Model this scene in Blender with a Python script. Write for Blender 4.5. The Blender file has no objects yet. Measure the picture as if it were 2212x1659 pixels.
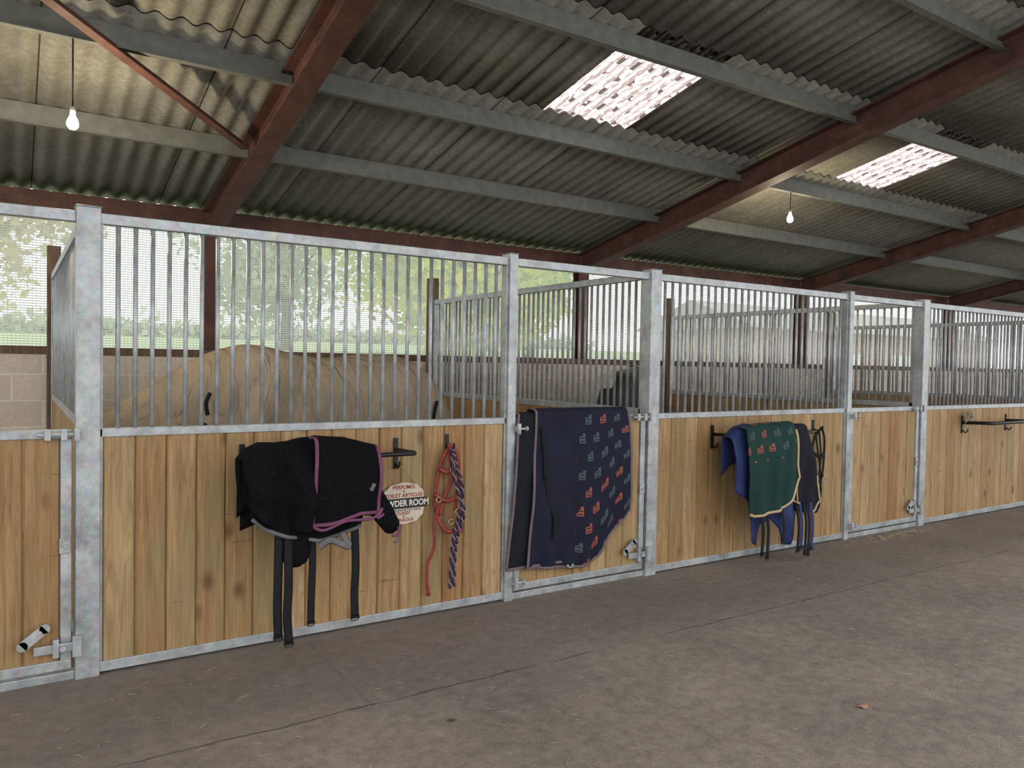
import bpy, math, random
from mathutils import Vector, Matrix, noise as mnoise
random.seed(7)
scene = bpy.context.scene
COL = scene.collection
pi = math.pi

# ------------------------------------------------------------------ nodes
class G:
    def __init__(s, name):
        s.m = bpy.data.materials.new(name); s.m.use_nodes = True
        s.t = s.m.node_tree; s.n = s.t.nodes; s.l = s.t.links
        s.b = s.n['Principled BSDF']; s.out = s.n['Material Output']
    def _in(s, sock, v):
        if v is None: return
        if hasattr(v, 'is_output'): s.l.new(v, sock)
        else:
            if isinstance(v, (tuple, list)) and len(v) == 3 and sock.type == 'RGBA': v = (*v, 1)
            sock.default_value = v
    def pos(s): return s.n.new('ShaderNodeNewGeometry').outputs['Position']
    def co(s, k='Object'): return s.n.new('ShaderNodeTexCoord').outputs[k]
    def mp(s, v, sc=(1, 1, 1), loc=(0, 0, 0)):
        n = s.n.new('ShaderNodeMapping'); s._in(n.inputs['Vector'], v)
        n.inputs['Scale'].default_value = sc; n.inputs['Location'].default_value = loc
        return n.outputs[0]
    def noise(s, v, scale=5, detail=3, rough=.55, dist=0):
        n = s.n.new('ShaderNodeTexNoise'); s._in(n.inputs['Vector'], v)
        n.inputs['Scale'].default_value = scale; n.inputs['Detail'].default_value = detail
        n.inputs['Roughness'].default_value = rough; n.inputs['Distortion'].default_value = dist
        return n.outputs['Fac']
    def vor(s, v, scale=5, out='Distance'):
        n = s.n.new('ShaderNodeTexVoronoi'); s._in(n.inputs['Vector'], v)
        n.inputs['Scale'].default_value = scale
        return n.outputs[out]
    def white(s, v):
        n = s.n.new('ShaderNodeTexWhiteNoise'); n.noise_dimensions = '3D'; s._in(n.inputs['Vector'], v)
        return n.outputs['Value']
    def m_(s, op, a, b=None, c=None):
        n = s.n.new('ShaderNodeMath'); n.operation = op
        s._in(n.inputs[0], a); s._in(n.inputs[1], b)
        if c is not None: s._in(n.inputs[2], c)
        return n.outputs[0]
    def sep(s, v):
        n = s.n.new('ShaderNodeSeparateXYZ'); s._in(n.inputs[0], v); return n.outputs
    def comb(s, x, y, z):
        n = s.n.new('ShaderNodeCombineXYZ')
        for i, q in enumerate((x, y, z)): s._in(n.inputs[i], q)
        return n.outputs[0]
    def ramp(s, f, st, interp='LINEAR'):
        n = s.n.new('ShaderNodeValToRGB'); n.color_ramp.interpolation = interp
        e = n.color_ramp.elements
        while len(e) < len(st): e.new(.5)
        for i, (p, c) in enumerate(st):
            e[i].position = p; e[i].color = (*c, 1) if isinstance(c, (tuple, list)) else (c, c, c, 1)
        s._in(n.inputs[0], f); return n.outputs[0]
    def mix(s, f, a, b, mode='MIX'):
        n = s.n.new('ShaderNodeMix'); n.data_type = 'RGBA'; n.blend_type = mode
        s._in(n.inputs[0], f); s._in(n.inputs[6], a); s._in(n.inputs[7], b)
        return n.outputs[2]
    def attr(s, name, k='Fac'):
        n = s.n.new('ShaderNodeAttribute'); n.attribute_name = name; return n.outputs[k]
    def bump(s, h, st=.3, d=.01):
        n = s.n.new('ShaderNodeBump'); n.inputs['Strength'].default_value = st
        n.inputs['Distance'].default_value = d; s._in(n.inputs['Height'], h)
        s.l.new(n.outputs[0], s.b.inputs['Normal'])
    def set(s, col=None, rough=None, metal=None, spec=None):
        s._in(s.b.inputs['Base Color'], col); s._in(s.b.inputs['Roughness'], rough)
        s._in(s.b.inputs['Metallic'], metal); s._in(s.b.inputs['Specular IOR Level'], spec)
        return s.m

def simple(name, c, rough=.6, metal=0, var=.25, scale=20, bump=0, bscale=60, spec=.5):
    g = G(name); p = g.pos()
    n = g.noise(p, scale, 4)
    a = tuple(x * (1 - var) for x in c); b = tuple(min(1, x * (1 + var)) for x in c)
    g.set(g.ramp(n, [(.3, a), (.7, b)]), rough, metal, spec)
    if bump: g.bump(g.noise(p, bscale, 3), bump, .01)
    return g.m

def mk_galv():
    g = G('galvanised_steel'); p = g.pos()
    v = g.vor(g.mp(p, (1, 1, .6)), 45, 'Color')
    n = g.noise(p, 9, 6, .75); n2 = g.noise(p, 3.5, 4, .7)
    c = g.ramp(n, [(.3, (.25, .265, .265)), (.5, (.41, .435, .44)), (.72, (.58, .615, .615))])
    c = g.mix(.15, c, v, 'MULTIPLY')
    c = g.mix(g.ramp(n2, [(.52, 0.0), (.77, .6)]), c, (.21, .21, .18))
    g.set(c, g.ramp(n, [(.3, .30), (.7, .5)]), .3); return g.m
def mk_wood():
    g = G('pine_boards'); p = g.pos(); r = g.attr('rnd')
    off = g.m_('MULTIPLY', r, 37.0)
    x, y, z = g.sep(p)[0:3]
    v = g.comb(g.m_('ADD', x, off), y, g.m_('MULTIPLY', z, .06))
    gr = g.noise(v, 34, 5, .65, 1.2)
    cat = g.m_('SINE', g.m_('MULTIPLY', g.noise(g.comb(g.m_('ADD', x, off), y, g.m_('MULTIPLY', z, .13)), 7, 2, .5), 85.0))
    v2 = g.comb(g.m_('ADD', x, off), y, g.m_('MULTIPLY', z, .25))
    big = g.noise(v2, 6, 2)
    base = g.ramp(r, [(0, (.35, .205, .084)), (.18, (.46, .30, .138)), (.36, (.36, .225, .096)), (.52, (.48, .33, .165)), (.68, (.40, .26, .115)), (.84, (.52, .365, .195)), (1, (.35, .18, .07))])
    c = g.mix(g.ramp(gr, [(.36, 0.0), (.68, .9)]), base, g.mix(.66, base, (.25, .15, .07), 'MULTIPLY'))
    c = g.mix(g.ramp(cat, [(.55, 0.0), (1, .28)]), c, (.22, .125, .05))
    c = g.mix(g.ramp(big, [(.48, 0.0), (.7, .5)]), c, (.24, .205, .10))
    kv = g.comb(g.m_('ADD', x, off), y, g.m_('MULTIPLY', z, .6))
    kd = g.vor(kv, 5.0)
    kk = g.ramp(kd, [(.045, .9), (.10, .6), (.2, 0.0)])
    c = g.mix(kk, c, (.13, .06, .027))
    ck = g.noise(g.comb(g.m_('ADD', x, off), y, g.m_('MULTIPLY', z, 9.0)), 4, 4, .6)
    c = g.mix(g.ramp(ck, [(.69, 0.0), (.72, .5)]), c, (.10, .05, .025))
    g.set(c, .6, 0, .3); g.bump(gr, .25, .004); return g.m
def mk_oldwood():
    g = G('weathered_timber'); p = g.pos()
    gr = g.noise(g.mp(p, (14, 14, 1.2)), 3, 5)
    g.set(g.ramp(gr, [(.3, (.07, .045, .028)), (.7, (.19, .125, .075))]), .8); return g.m
def mk_block():
    g = G('concrete_blockwork'); p = g.pos(); s = g.sep(p)
    br = g.n.new('ShaderNodeTexBrick'); g._in(br.inputs['Vector'], g.comb(s[0], s[2], 0.0))
    br.inputs['Scale'].default_value = 1; br.inputs['Brick Width'].default_value = .45; br.inputs['Row Height'].default_value = .225
    br.inputs['Mortar Size'].default_value = .008; br.inputs['Mortar Smooth'].default_value = .2
    br.inputs['Color1'].default_value = (.70, .62, .52, 1); br.inputs['Color2'].default_value = (.60, .53, .44, 1)
    br.inputs['Mortar'].default_value = (.78, .72, .62, 1)
    n = g.noise(p, 30, 5, .7)
    g.set(g.mix(.4, br.outputs[0], g.ramp(n, [(.3, .5), (.7, 1.1)]), 'MULTIPLY'), .9)
    g.bump(g.m_('SUBTRACT', n, g.m_('MULTIPLY', br.outputs['Fac'], 2.0)), .6, .006); return g.m
def mk_floor():
    g = G('worn_concrete'); p = g.pos(); s = g.sep(p)
    n1 = g.noise(p, 1.3, 6, .65); n2 = g.noise(p, 14, 8, .78); n3 = g.noise(p, 110, 3, .6)
    c = g.ramp(n1, [(.3, (.235, .198, .165)), (.5, (.295, .250, .210)), (.72, (.36, .308, .262))])
    c = g.mix(.75, c, g.ramp(n2, [(.32, (.52, .50, .48)), (.5, (.94, .94, .94)), (.68, (1.35, 1.34, 1.32))]), 'MULTIPLY')
    c = g.mix(g.ramp(n3, [(.61, 0.0), (.72, .4)]), c, (.52, .47, .40))
    c = g.mix(g.ramp(g.noise(p, 75, 3, .6), [(.60, 0.0), (.72, .45)]), c, (.10, .08, .065))
    blot = g.vor(g.mp(p, (1, 1.3, 1)), 1.7)
    c = g.mix(g.ramp(blot, [(.02, .8), (.05, 0.0)]), c, (.06, .045, .035))
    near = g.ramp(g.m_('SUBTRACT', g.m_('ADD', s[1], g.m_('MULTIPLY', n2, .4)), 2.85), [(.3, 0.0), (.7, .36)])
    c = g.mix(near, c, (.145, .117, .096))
    wob = g.m_('MULTIPLY', g.m_('SUBTRACT', g.noise(p, 6, 3), .5), .05)
    def line(axis, at, w):
        return g.m_('LESS_THAN', g.m_('ABSOLUTE', g.m_('SUBTRACT', g.m_('ADD', axis, wob), at)), w)
    j = g.m_('MULTIPLY', line(s[1], 3.12, .006), .9)
    for at, kerb in ((1.33, 1), (9.9, 1), (5.6, 0), (-3, 0), (11, 0)):
        q = g.m_('MULTIPLY', line(s[0], at, .0035), .5)
        side = g.m_('GREATER_THAN', s[1], 3.1) if kerb else g.m_('LESS_THAN', s[1], 3.1)
        j = g.m_('MAXIMUM', j, g.m_('MULTIPLY', q, side))
    j = g.m_('MAXIMUM', j, line(s[1], .95, .006))
    j = g.m_('MULTIPLY', j, g.ramp(g.noise(p, 4, 2), [(.35, .3), (.6, 1.0)]))
    c = g.mix(g.m_('MULTIPLY', j, .8), c, (.05, .04, .033))
    g.set(c, g.ramp(n2, [(.3, .6), (.7, .88)]), 0, .35)
    g.bump(g.m_('SUBTRACT', g.m_('ADD', n2, g.m_('MULTIPLY', n3, .5)), g.m_('MULTIPLY', j, 2.0)), .75, .013); return g.m
def mk_roof():
    g = G('fibre_cement_roofing'); p = g.pos(); s = g.sep(p)
    n1 = g.noise(g.mp(p, (1, .35, 1)), 5, 5, .7); n2 = g.noise(p, 26, 6, .75)
    c = g.ramp(n1, [(.3, (.185, .182, .148)), (.55, (.23, .226, .188)), (.75, (.28, .276, .232))])
    c = g.mix(.6, c, g.ramp(n2, [(.34, .6), (.52, 1.0), (.68, 1.4)]), 'MULTIPLY')
    c = g.mix(g.ramp(g.noise(g.mp(p, (1, .5, 1)), 2.2, 4, .7), [(.55, 0.0), (.75, .4)]), c, (.13, .12, .08))
    cell = g.m_('FLOOR', g.m_('DIVIDE', g.m_('ADD', s[0], 10.08), 1.022))
    rw = g.m_('FLOOR', g.m_('DIVIDE', s[1], 1.35))
    w = g.white(g.comb(cell, rw, 0.0))
    c = g.mix(1.0, c, g.ramp(w, [(0, .84), (1, 1.06)]), 'MULTIPLY')
    fr = g.m_('FRACT', g.m_('DIVIDE', g.m_('ADD', s[0], 10.08), 1.022))
    ln = g.m_('LESS_THAN', fr, .010)
    c = g.mix(g.m_('MULTIPLY', ln, .85), c, (.01, .01, .008))
    g.set(c, .9, 0, .2); g.bump(n2, .4, .005); return g.m
def mk_skylight():
    g = G('translucent_roof_sheet'); p = g.pos(); s = g.sep(p)
    val = g.m_('LESS_THAN', g.m_('COSINE', g.m_('MULTIPLY', s[0], 2 * pi / .146)), -.55)
    wy = g.m_('ADD', s[1], g.m_('MULTIPLY', g.noise(p, 9, 2), .12))
    row = g.m_('FRACT', g.m_('MULTIPLY', wy, 5.2))
    d1 = g.m_('MULTIPLY', g.m_('MULTIPLY', val, g.m_('GREATER_THAN', row, .60)), g.m_('GREATER_THAN', g.noise(p, 6, 1), .44))
    rib = g.m_('SINE', g.m_('MULTIPLY', s[0], 2 * pi / .049))
    sp = g.m_('GREATER_THAN', g.m_('ADD', g.noise(g.mp(p, (1.8, .30, 1)), 40, 4, .65), g.m_('MULTIPLY', rib, .08)), .51)
    tr = g.n.new('ShaderNodeBsdfTransparent'); tr.inputs[0].default_value = (.72, .70, .69, 1)
    tl = g.n.new('ShaderNodeBsdfTranslucent')
    g._in(tl.inputs[0], g.mix(sp, (.93, .91, .9), (.36, .28, .25)))
    mx = g.n.new('ShaderNodeMixShader'); g._in(mx.inputs[0], g.ramp(sp, [(0, .8), (1, 1.0)]))
    g.l.new(tr.outputs[0], mx.inputs[1]); g.l.new(tl.outputs[0], mx.inputs[2])
    df = g.n.new('ShaderNodeBsdfTranslucent'); df.inputs[0].default_value = (.13, .10, .09, 1)
    m2 = g.n.new('ShaderNodeMixShader'); g._in(m2.inputs[0], d1)
    g.l.new(mx.outputs[0], m2.inputs[1]); g.l.new(df.outputs[0], m2.inputs[2])
    g.l.new(m2.outputs[0], g.out.inputs[0]); return g.m
def mk_net():
    g = G('windbreak_netting'); s = g.sep(g.pos())
    h = g.m_('LESS_THAN', g.m_('FRACT', g.m_('DIVIDE', s[2], .022)), .42)
    v = g.m_('LESS_THAN', g.m_('FRACT', g.m_('DIVIDE', s[0], .030)), .14)
    tr = g.n.new('ShaderNodeBsdfTransparent')
    tl = g.n.new('ShaderNodeBsdfTranslucent'); tl.inputs[0].default_value = (.58, .60, .58, 1)
    g.set((.16, .17, .165), .7)
    fil = g.n.new('ShaderNodeMixShader'); fil.inputs[0].default_value = .22     # fine knitted haze between the bands
    g.l.new(tr.outputs[0], fil.inputs[1]); g.l.new(tl.outputs[0], fil.inputs[2])
    st = g.n.new('ShaderNodeMixShader'); st.inputs[0].default_value = .6
    g.l.new(g.b.outputs[0], st.inputs[1]); g.l.new(tl.outputs[0], st.inputs[2])
    mx = g.n.new('ShaderNodeMixShader'); g._in(mx.inputs[0], g.m_('MAXIMUM', h, v))
    g.l.new(fil.outputs[0], mx.inputs[1]); g.l.new(st.outputs[0], mx.inputs[2])
    g.l.new(mx.outputs[0], g.out.inputs[0]); return g.m
def mk_rust():
    g = G('red_oxide_steel'); p = g.pos(); n = g.noise(p, 6, 6, .7); n2 = g.noise(p, 45, 3)
    c = g.ramp(n, [(.3, (.055, .026, .019)), (.55, (.105, .045, .032)), (.75, (.15, .078, .055))])
    g.set(g.mix(.4, c, g.ramp(n2, [(.3, .5), (.7, 1.2)]), 'MULTIPLY'), .65, 0, .3); return g.m
def mk_motif(name, base, u0, vmin, vmax, cw=.13, ch=.118):
    g = G(name); uv = g.sep(g.co('UV')); u, v = uv[0], uv[1]
    rowi = g.m_('FLOOR', g.m_('DIVIDE', v, ch))
    sh = g.m_('MULTIPLY', g.m_('MODULO', g.m_('ABSOLUTE', rowi), 2.0), .5)
    uu = g.m_('ADD', g.m_('DIVIDE', u, cw), sh)
    ci = g.m_('FLOOR', uu)
    fx = g.m_('SUBTRACT', g.m_('FRACT', uu), .5); fy = g.m_('SUBTRACT', g.m_('FRACT', g.m_('DIVIDE', v, ch)), .5)
    ax = g.m_('ABSOLUTE', fx); ay = g.m_('ABSOLUTE', fy)
    body = g.m_('MULTIPLY', g.m_('LESS_THAN', ax, .20), g.m_('LESS_THAN', ay, .19))
    hd = g.m_('MULTIPLY', g.m_('LESS_THAN', g.m_('ABSOLUTE', g.m_('SUBTRACT', fx, .11)), .08), g.m_('LESS_THAN', g.m_('ABSOLUTE', g.m_('ADD', fy, .25)), .09))
    mask = g.m_('MAXIMUM', body, hd)
    stripe = g.m_('MULTIPLY', g.m_('LESS_THAN', ax, .15), g.m_('LESS_THAN', g.m_('ABSOLUTE', g.m_('SUBTRACT', ay, .09)), .035))
    reg = g.m_('MULTIPLY', g.m_('GREATER_THAN', u, u0), g.m_('MULTIPLY', g.m_('GREATER_THAN', v, vmin), g.m_('LESS_THAN', v, vmax)))
    mask = g.m_('MULTIPLY', mask, reg)
    w = g.white(g.comb(ci, rowi, 3.0))
    mc = g.ramp(w, [(0, (.30, .08, .055)), (.5, (.065, .09, .105))], 'CONSTANT')
    mc = g.mix(stripe, mc, (.015, .02, .03))
    n = g.noise(g.pos(), 8, 3)
    b2 = g.mix(g.ramp(n, [(.3, 0.0), (.7, .5)]), base, tuple(x * 1.7 for x in base))
    g.set(g.mix(mask, b2, mc), .8, 0, .25); g.bump(g.noise(g.pos(), 200, 2), .15, .003); return g.m
def mk_leaf(name, cols):
    g = G(name); r = g.attr('rnd')
    c = g.ramp(r, [(i / (len(cols) - 1), q) for i, q in enumerate(cols)])
    df = g.n.new('ShaderNodeBsdfDiffuse'); tl = g.n.new('ShaderNodeBsdfTranslucent'); g._in(df.inputs[0], c); g._in(tl.inputs[0], c)
    mx = g.n.new('ShaderNodeMixShader'); mx.inputs[0].default_value = .5
    g.l.new(df.outputs[0], mx.inputs[1]); g.l.new(tl.outputs[0], mx.inputs[2]); g.l.new(mx.outputs[0], g.out.inputs[0])
    return g.m
def mk_pied():
    g = G('piebald_coat'); p = g.co('Object'); s = g.sep(p)
    n = g.m_('ADD', s[1], g.m_('MULTIPLY', g.m_('SUBTRACT', g.noise(p, 4.5, 3, .6), .5), .5))
    c = g.ramp(g.m_('ADD', n, .5), [(.50, (.50, .46, .40)), (.52, (.010, .010, .010))])
    g.set(c, .6); return g.m
def mk_brick():
    g = G('garden_brick'); p = g.pos(); s = g.sep(p)
    br = g.n.new('ShaderNodeTexBrick'); g._in(br.inputs['Vector'], g.comb(g.m_('ADD', s[0], s[1]), s[2], 0.0))
    br.inputs['Scale'].default_value = 1; br.inputs['Brick Width'].default_value = .23; br.inputs['Row Height'].default_value = .075
    br.inputs['Color1'].default_value = (.52, .30, .23, 1); br.inputs['Color2'].default_value = (.42, .23, .18, 1); br.inputs['Mortar'].default_value = (.5, .45, .4, 1)
    br.inputs['Mortar Size'].default_value = .008
    g.set(br.outputs[0], .9); return g.m
def mk_grass():
    g = G('meadow_grass'); p = g.pos(); s = g.sep(p)
    gr = g.ramp(g.noise(p, .8, 6, .7), [(.3, (.22, .34, .12)), (.7, (.36, .48, .21))])
    bounce_strip = g.ramp(g.noise(p, 3, 6, .7), [(.3, (.36, .36, .30)), (.7, (.48, .48, .41))])  # pale grey ground added next to the barn for neutral bounce under the eaves
    g.set(g.mix(g.m_('LESS_THAN', g.m_('ADD', s[1], g.noise(p, 1, 3)), 14.0), gr, bounce_strip), .9); return g.m
def mk_rugb():
    g = G('beige_horse_rug'); p = g.pos(); s = g.sep(p)
    n = g.noise(g.mp(p, (1, 1, .5)), 4, 4, .6)
    c = g.ramp(n, [(.3, (.30, .242, .168)), (.7, (.385, .32, .23))])
    for at in (1.32, 2.2):
        q = g.m_('LESS_THAN', g.m_('ABSOLUTE', g.m_('SUBTRACT', g.m_('ADD', s[0], g.m_('MULTIPLY', s[2], .12)), at + .16)), .004)
        c = g.mix(g.m_('MULTIPLY', q, .4), c, (.10, .075, .05))
    g.set(c, .9, 0, .15); g.bump(g.noise(g.mp(p, (1.5, 1, .5)), 6, 3, .5, 1.0), .8, .08); return g.m

GALV, WOOD, OLDW, BLOCK, FLOOR, ROOF, SKYL, NET, RUST = mk_galv(), mk_wood(), mk_oldwood(), mk_block(), mk_floor(), mk_roof(), mk_skylight(), mk_net(), mk_rust()
PURL = simple('grey_purlin_steel', (.140, .146, .125), .65, .05, .2, 12)
BLACKM = simple('black_powder_coat', (.012, .012, .013), .35, .3, .2)
FLEECE = simple('black_fleece', (.006, .006, .007), .95, 0, .4, 60, .9, 140, .1)
BLKFAB = simple('black_webbing', (.012, .012, .014), .8, 0, .3, 90, .2, 300, .2)
DKNAVY = simple('dark_navy_lining', (.011, .012, .018), .85, 0, .3, 40, .3, 200, .2)
PURPLE = simple('plum_binding', (.15, .042, .095), .75, 0, .2)
GREYB = simple('grey_binding', (.12, .115, .115), .75, 0, .2)
MAUVE = simple('mauve_binding', (.14, .105, .11), .75, 0, .2)
CREAMB = simple('cream_binding', (.46, .34, .19), .75, 0, .15)
BLUE = simple('royal_blue_fabric', (.010, .022, .10), .75, 0, .25)
NAVYMOT = mk_motif('navy_printed_blanket', (.008, .009, .022), .35, -.02, 1.2)
GREENMOT = mk_motif('green_printed_rug', (.005, .030, .024), -.1, -.1, .25, .15, .11)
REDW = simple('red_webbing', (.22, .026, .018), .55, 0, .25)
BRASS = simple('brass', (.5, .37, .18), .35, .9, .1)
ROPEP = simple('purple_rope', (.040, .018, .045), .85, 0, .2)
ROPEW = simple('pale_rope', (.20, .17, .185), .85, 0, .2)
STRING = simple('jute_string', (.35, .27, .15), .85, 0, .2)
SIGNC = simple('cream_sign_paint', (.58, .50, .40), .7, 0, .08, 8)
SIGNK = simple('black_sign_paint', (.012, .012, .012), .5, 0, .1)
SIGNR = simple('red_sign_paint', (.30, .05, .03), .6, 0, .1)
SIGNW = simple('white_sign_paint', (.75, .73, .68), .6, 0, .05)
RUGB = mk_rugb()
DUN = simple('dun_coat', (.32, .24, .15), .6, 0, .15, 4)
HAIRD = simple('dark_horsehair', (.02, .018, .016), .6, 0, .3)
PIED = mk_pied(); BRICK = mk_brick(); GRASS = mk_grass()
SLATE = simple('grey_roof_tiles', (.38, .36, .36), .8, 0, .2, 5)
BARK = simple('bark', (.10, .08, .06), .9, 0, .3, 10)
WHITEP = simple('white_fence_paint', (.7, .7, .68), .6, 0, .08)
HOLD = simple('cream_lamp_holder', (.5, .45, .36), .5, 0, .1)
STRAW = simple('straw', (.46, .38, .25), .8, 0, .3)
LEAFA = mk_leaf('autumn_leaves', [(.26, .40, .11), (.46, .62, .15), (.70, .80, .18), (.92, .80, .16), (.90, .58, .13)])
LEAFB = mk_leaf('green_leaves', [(.34, .42, .28), (.46, .56, .37), (.58, .66, .46), (.68, .74, .56)])
LEAFC = mk_leaf('golden_leaves', [(.48, .46, .30), (.68, .60, .36), (.80, .68, .38), (.56, .58, .42)])

# ------------------------------------------------------------------ mesh builder
class MB:
    def __init__(s): s.v = []; s.f = []; s.sm = []; s.r = []; s.uv = None
    def face(s, ids, smooth=False, r=0): s.f.append(tuple(ids)); s.sm.append(smooth); s.r.append(r)
    def box(s, x0, x1, y0, y1, z0, z1, r=0):
        b = len(s.v)
        s.v += [(x, y, z) for z in (z0, z1) for y in (y0, y1) for x in (x0, x1)]
        for q in ((0, 2, 3, 1), (4, 5, 7, 6), (0, 1, 5, 4), (2, 6, 7, 3), (0, 4, 6, 2), (1, 3, 7, 5)):
            s.face([b + i for i in q], False, r)
        return s
    def obox(s, c, hx, hy, hz, M=None):
        b = len(s.v); c = Vector(c)
        for z in (-hz, hz):
            for y in (-hy, hy):
                for x in (-hx, hx):
                    p = Vector((x, y, z))
                    if M is not None: p = M @ p
                    s.v.append(tuple(c + p))
        for q in ((0, 2, 3, 1), (4, 5, 7, 6), (0, 1, 5, 4), (2, 6, 7, 3), (0, 4, 6, 2), (1, 3, 7, 5)):
            s.face([b + i for i in q])
        return s
    def prism(s, prof, fn, a, b2, smooth=False, cap=True):
        n = len(prof); b = len(s.v)
        for t in (a, b2): s.v += [fn(p, t) for p in prof]
        for i in range(n):
            j = (i + 1) % n; s.face((b + i, b + j, b + n + j, b + n + i), smooth)
        if cap: s.face([b + i for i in range(n)][::-1]); s.face([b + n + i for i in range(n)])
        return s
    def tube(s, pts, r, seg=8, ry=None, ref=(0, 1, 0), cap=True, rs=None):
        pts = [Vector(p) for p in pts]; ry = r if ry is None else ry
        b = len(s.v); n = len(pts); ref = Vector(ref)
        for i, p in enumerate(pts):
            t = (pts[min(i + 1, n - 1)] - pts[max(i - 1, 0)])
            if t.length < 1e-9: t = Vector((0, 0, 1))
            t.normalize()
            u = ref - t * ref.dot(t)
            if u.length < .05:
                q = Vector((1, 0, 0)) if abs(t.x) < .9 else Vector((0, 0, 1)); u = q - t * q.dot(t)
            u.normalize(); w = t.cross(u)
            k = rs[i] if rs else 1
            for j in range(seg):
                a = 2 * pi * j / seg
                s.v.append(tuple(p + w * (math.cos(a) * r * k) + u * (math.sin(a) * ry * k)))
        for i in range(n - 1):
            for j in range(seg):
                k = (j + 1) % seg
                s.face((b + i * seg + j, b + i * seg + k, b + (i + 1) * seg + k, b + (i + 1) * seg + j), True)
        if cap:
            s.face([b + j for j in range(seg)][::-1]); s.face([b + (n - 1) * seg + j for j in range(seg)])
        return s
    def cyl(s, p0, p1, r, seg=12): return s.tube([p0, p1], r, seg)

def smooth(pts, n=6):
    pts = [Vector(p) for p in pts]; out = []
    P = [pts[0]] + pts + [pts[-1]]
    for i in range(1, len(P) - 2):
        a, b, c, d = P[i - 1], P[i], P[i + 1], P[i + 2]
        for k in range(n):
            t = k / n
            out.append(.5 * ((2 * b) + (c - a) * t + (2 * a - 5 * b + 4 * c - d) * t * t + (3 * b - a - 3 * c + d) * t ** 3))
    out.append(pts[-1]); return out

def wloc(o):
    l = Vector(o.location); p = o.parent
    while p: l = l + Vector(p.location); p = p.parent
    return l
def root(name, loc, label, cat, group=None):
    o = bpy.data.objects.new(name, None); o.location = loc; o.empty_display_size = .1
    COL.objects.link(o); o['label'] = label; o['category'] = cat
    if group: o['group'] = group
    return o
def obj(name, mb, mat, parent=None, origin=None, label=None, cat=None, group=None, kind=None, bevel=0, solid=0):
    xs = [v[0] for v in mb.v]; ys = [v[1] for v in mb.v]; zs = [v[2] for v in mb.v]
    if origin is None: origin = ((min(xs) + max(xs)) / 2, (min(ys) + max(ys)) / 2, min(zs))
    O = Vector(origin)
    me = bpy.data.meshes.new(name)
    me.from_pydata([tuple(Vector(v) - O) for v in mb.v], [], mb.f)
    me.polygons.foreach_set('use_smooth', mb.sm)
    if any(mb.r):
        at = me.attributes.new('rnd', 'FLOAT', 'FACE'); at.data.foreach_set('value', [float(q) for q in mb.r])
    if mb.uv:
        ul = me.uv_layers.new(name='UVMap')
        for lp in me.loops: ul.data[lp.index].uv = mb.uv[lp.vertex_index]
    me.materials.append(mat); me.update()
    o = bpy.data.objects.new(name, me); COL.objects.link(o)
    if parent: o.parent = parent; o.location = O - wloc(parent)
    else: o.location = O
    if label: o['label'] = label
    if cat: o['category'] = cat
    if group: o['group'] = group
    if kind: o['kind'] = kind
    if bevel:
        b = o.modifiers.new('bevel', 'BEVEL'); b.width = bevel; b.segments = 2; b.limit_method = 'ANGLE'
    if solid:
        b = o.modifiers.new('solid', 'SOLIDIFY'); b.thickness = solid; b.offset = 0
    return o
def copyobj(o, parent, loc):
    c = o.copy(); c.parent = parent; c.location = loc; COL.objects.link(c); return c
def copytree(o, delta):
    c = o.copy(); c.location = Vector(o.location) + Vector(delta); COL.objects.link(c)
    def rec(a, b):
        for k in list(a.children):
            q = k.copy(); q.parent = b; q.location = k.location; COL.objects.link(q); rec(k, q)
    rec(o, c); return c

# ------------------------------------------------------------------ camera
cam = bpy.data.cameras.new('camera'); camo = bpy.data.objects.new('camera', cam); COL.objects.link(camo)
cam.sensor_width = 36; cam.lens = 1660 / 2212 * 36; cam.clip_end = 300; cam.clip_start = .05
CH = 1.51
camo.matrix_world = Matrix.Translation((0, 0, CH)) @ Matrix.Rotation(math.radians(-33.1), 4, 'Z') @ Matrix.Rotation(math.radians(88.5), 4, 'X') @ Matrix.Rotation(.018, 4, 'Z')
scene.camera = camo

# ------------------------------------------------------------------ constants
FY = 4.08; PITCH = 3.57; P0 = .30; ZT = 2.18; ZM = 1.17
YW = 7.72
def L(y): return 4.509 - .21 * y
def R(y): return L(y) + .130

# ------------------------------------------------------------------ room shell
obj('floor', MB().box(-7, 24, -9, 8.1, -.12, 0), FLOOR, kind='structure')
obj('wall_back', MB().box(-5, 22, YW, YW + .2, 0, 1.52), BLOCK, kind='structure')
obj('trim_1', MB().box(-5, 22, YW - .01, YW + .21, 1.52, 1.59), OLDW, kind='structure', bevel=.004)

def corr(mb, x0, x1, y0, y1, d0=0, d1=.014, A=.0165):
    n = max(2, int(round((x1 - x0) / .146 * 10))); b = len(mb.v)
    for (y, d) in ((y0, d0), (y1, d1)):
        for i in range(n + 1):
            x = x0 + (x1 - x0) * i / n
            mb.v.append((x, y, R(y) + d + A * math.cos(2 * pi * x / .146)))
    for i in range(n): mb.face((b + i, b + i + 1, b + n + 2 + i, b + n + 1 + i), True)
    return mb
XA, XB = -5, 22
cl = MB()
corr(cl, XA, XB, 5.10, 8.0, 0, 0)
S1 = (.146 * 24.5, .146 * 30.5); S2 = (.146 * 50.5, .146 * 56.5)
for a, b in ((XA, S1[0]), (S1[1], S2[0]), (S2[1], XB)): corr(cl, a, b, 3.92, 5.30)
corr(cl, XA, XB, 2.66, 4.10); corr(cl, XA, XB, 1.3, 2.82); corr(cl, XA, XB, -.3, 1.42)
obj('ceiling', cl, ROOF, kind='structure', solid=.006)
for i, (a, b) in enumerate((S1, S2)):
    obj('window_%d' % (i + 1), corr(MB(), a, b, 3.94, 5.30, .004, .018), SKYL, kind='structure')

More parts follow.
